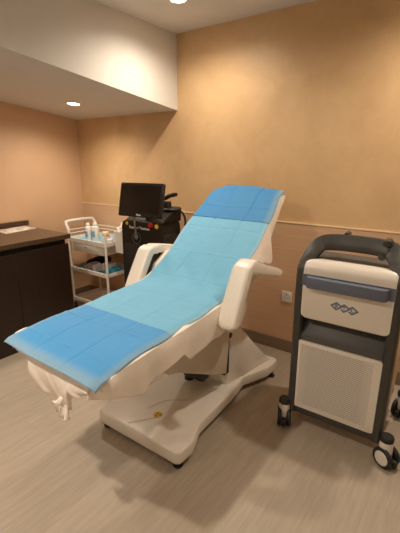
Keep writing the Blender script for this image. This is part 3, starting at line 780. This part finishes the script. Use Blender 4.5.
# upper cream panel, rolled over at the top
PX0, PX1 = X0+.041, X1-.031
prof_y = [(YM+.05, .690), (YM-.012, .690), (YM-.016, .70), (YM-.016, .945)]
for k in range(1, 9):
    a = k/8*math.radians(80); prof_y.append((YM+.034-.05*math.cos(a), .945+.06*math.sin(a)))
prof_y += [(YM+.075, 1.0), (YM+.075, .95)]
rr = rrect(PX0, PX1, .690, 1.01, .028)
b = BM(); t = bmesh.new()
nX = 40
def corner(x, z):           # raise the lower edge at the corners so they read rounded
    d = min(x-PX0, PX1-x)
    return .028-math.sqrt(max(0, .028**2-(.028-d)**2)) if d < .028 else 0
xsamp = [PX0+d for d in (0, .002, .005, .009, .014, .02, .028)]+[PX1-d for d in (.028, .02, .014, .009, .005, .002, 0)]
rows = []
for x in xsamp:
    c = corner(x, 0); row = []
    for (yy, zz) in prof_y:
        z2 = zz
        if zz < .69+c: z2 = .69+c
        if zz > .95: z2 = zz-c*.35
        row.append(t.verts.new((x, yy, z2)))
    rows.append(row)
for a, c in zip(rows, rows[1:]):
    for k in range(len(prof_y)): t.faces.new((a[k], a[(k+1) % len(prof_y)], c[(k+1) % len(prof_y)], c[k]))
t.faces.new(rows[0]); t.faces.new(rows[-1][::-1]); join(b, t)
up = put('upper_panel', b, M['device_cream'], mac)
b = BM(); box(b, PX0-.004, PX1+.004, YM-.0185, YM+.02, .868, .932, .002, 1); put('handle_band', b, M['slate'], up)
b = BM()
prism(b, [(PX0+.022, YM-.018), (PX0+.030, YM-.046), (PX0+.040, YM-.054), (PX1-.040, YM-.054), (PX1-.030, YM-.046), (PX1-.022, YM-.018)], 'z', .868, .926, .004, 2); put('pull_handle', b, M['slate'], up)
# three linked diamonds with letters
b = BM()
def diamond(cx, cz, a, wv, gap=None):
    W = a*1.16; H = a*.86
    cor = [(cx-W, cz), (cx, cz+H), (cx+W, cz), (cx, cz-H)]
    k = 1-wv/a*1.25
    for i in range(4):
        p, q = cor[i], cor[(i+1) % 4]
        s, e = 0.0, 1.0
        if gap and i in gap: s, e = gap[i]
        P0 = (lerp(p[0], q[0], s), lerp(p[1], q[1], s)); P1 = (lerp(p[0], q[0], e), lerp(p[1], q[1], e))
        I0 = (cx+(P0[0]-cx)*k, cz+(P0[1]-cz)*k); I1 = (cx+(P1[0]-cx)*k, cz+(P1[1]-cz)*k)
        prism(b, [P0, P1, I1, I0], 'y', YM-.0168, YM-.0155)
LZ = .787; LXc = XC+.010
diamond(LXc-.038, LZ+.004, .0275, .0098)
diamond(LXc, LZ, .0275, .0098, {0: (.42, 1), 3: (0, .58)})
diamond(LXc+.038, LZ-.004, .0275, .0098, {0: (.42, 1), 3: (0, .58)})
put('logo', b, M['logo'], up, smooth=False)
for ch, dx, dz in (('B', -.038, .004), ('T', 0, 0), ('L', .038, -.004)):
    b = BM(); tm = text_mesh(ch, .024, .0006, .0012); join(b, tm, Matrix.Translation((LXc+dx, YM-.0162, LZ+dz)) @ Matrix.Rotation(PI/2, 4, 'X')); put('logo_letter', b, M['logo'], up, smooth=False)
# lower panel with perforated field
b = BM(); prism(b, rrect(X0+.011, X1-.027, .140, .552, .034), 'y', YM-.010, YM+.02, .004, 2); lp = put('lower_panel', b, M['device_cream'], mac)
gx0, gx1, gz0, gz1 = X0+.052, X1-.078, .170, .532
b = BM(); grid(b, lambda u, v: Vector((lerp(gx0, gx1, u), YM-.0108, lerp(gz0, gz1, v))), 4, 4); put('perforated_grille', b, M['grille'], lp)
# casters
def caster(x, y, rot):
    K = Matrix.Translation((x, y, 0)) @ Matrix.Scale(1.13, 4) @ Matrix.Translation((-x, -y, 0)); R = Matrix.Translation((x, y, 0)) @ Matrix.Rotation(rot, 4, 'Z')
    c = put('caster', lathe(BM(), (x, y, 0), [(0, .088), (.028, .088), (.030, .10), (.026, .125), (0, .128)], 24), M['device_cream'], mac, mat4=K)
    b = BM(); box(b, -.014, .014, -.030, .028, .038, .098, .008, 3, mat4=R); put('fork', b, M['device_cream'], c, mat4=K)
    b = BM(); lathe(b, (x, y, 0), [(0, .126), (.029, .124), (.030, .140), (.026, .148), (0, .149)], 24); put('cap', b, M['rubber'], c, mat4=K)
    for s in (-1, 1):
        b = BM(); cyl(b, R @ Vector((s*.016, -.008, .048)), R @ Vector((s*.034, -.008, .048)), .048, .048, 30, .006); w = put('wheel', b, M['rubber'], c, mat4=K)
        b = BM(); cyl(b, R @ Vector((s*.033, -.008, .048)), R @ Vector((s*.0365, -.008, .048)), .034, .032, 26, .001); put('hub_cap', b, M['device_cream'], c, mat4=K)
    b = BM(); box(b, -.012, .012, -.062, -.03, .02, .055, .006, 2, mat4=R); put('brake_pedal', b, M['rubber'], c, mat4=K)
caster(-.772, 1.895, math.radians(24)); caster(-.222, 1.895, math.radians(62)); caster(-.225, 2.37, math.radians(-15)); caster(-.772, 2.37, math.radians(10))
for x in (X0+.06, X1-.06):
    b = BM(); box(b, x-.03, x+.03, YM+.12, 2.39, .132, .165, .008); put('base_rail', b, M['frame_dark'], mac)

# the machine widens a little towards the top on its right
def widen(o):
    for c in o.children:
        if c.name.startswith('caster'): continue
        off = LOC[o.name] if o is mac else LOC[mac.name]
        for v in c.data.vertices:
            x = v.co.x+mac.location.x; z = v.co.z
            if x > XC: v.co.x += .014*max(0, min(1.2, (z-.15)/.85))*(x-XC)/.25
        widen(c)
widen(mac)

# ------------------------------------------------------------------ wall socket
so = thing('wall_socket', 'square white wall socket on the pink tan cladding left of the wheeled machine', 'socket', (-1.155, YB-.009, .465))
b = BM(); prism(b, rrect(-1.1975, -1.1125, .4225, .5075, .006, 3), 'y', YB-.019, YB-.009, .002); put('plate', b, M['socket'], so)
b = BM(); box(b, -1.158, -1.152, YB-.0198, YB-.0188, .478, .491); box(b, -1.172, -1.164, YB-.0198, YB-.0188, .455, .460); box(b, -1.146, -1.138, YB-.0198, YB-.0188, .455, .460); put('slot', b, M['slot'], so)
b = BM(); box(b, -1.135, -1.124, YB-.0215, YB-.0185, .474, .492, .001, 1); put('switch', b, M['socket'], so)

# ------------------------------------------------------------------ world, camera, view
w = bpy.data.worlds.new('room_air'); SC.world = w; w.use_nodes = True
w.node_tree.nodes['Background'].inputs[0].default_value = (.02, .018, .015, 1); w.node_tree.nodes['Background'].inputs[1].default_value = .3
F = 390.0
pitch = math.atan(106.5/F); yaw = math.atan((F*F+106.5**2)/553./math.hypot(F, 106.5))
cam = bpy.data.cameras.new('camera'); co = bpy.data.objects.new('camera', cam); COL.objects.link(co)
cam.sensor_fit = 'HORIZONTAL'; cam.sensor_width = 36; cam.lens = F/400*36; cam.clip_start = .02
co.location = (0, 0, 1.5); co.rotation_euler = (PI/2-pitch, 0, yaw)
SC.camera = co
vs = SC.view_settings; vs.view_transform = 'Standard'; vs.look = 'None'; vs.gamma = 1; vs.use_curve_mapping = False; vs.exposure = 0.68
SC.cycles.max_bounces = 10; SC.cycles.diffuse_bounces = 6
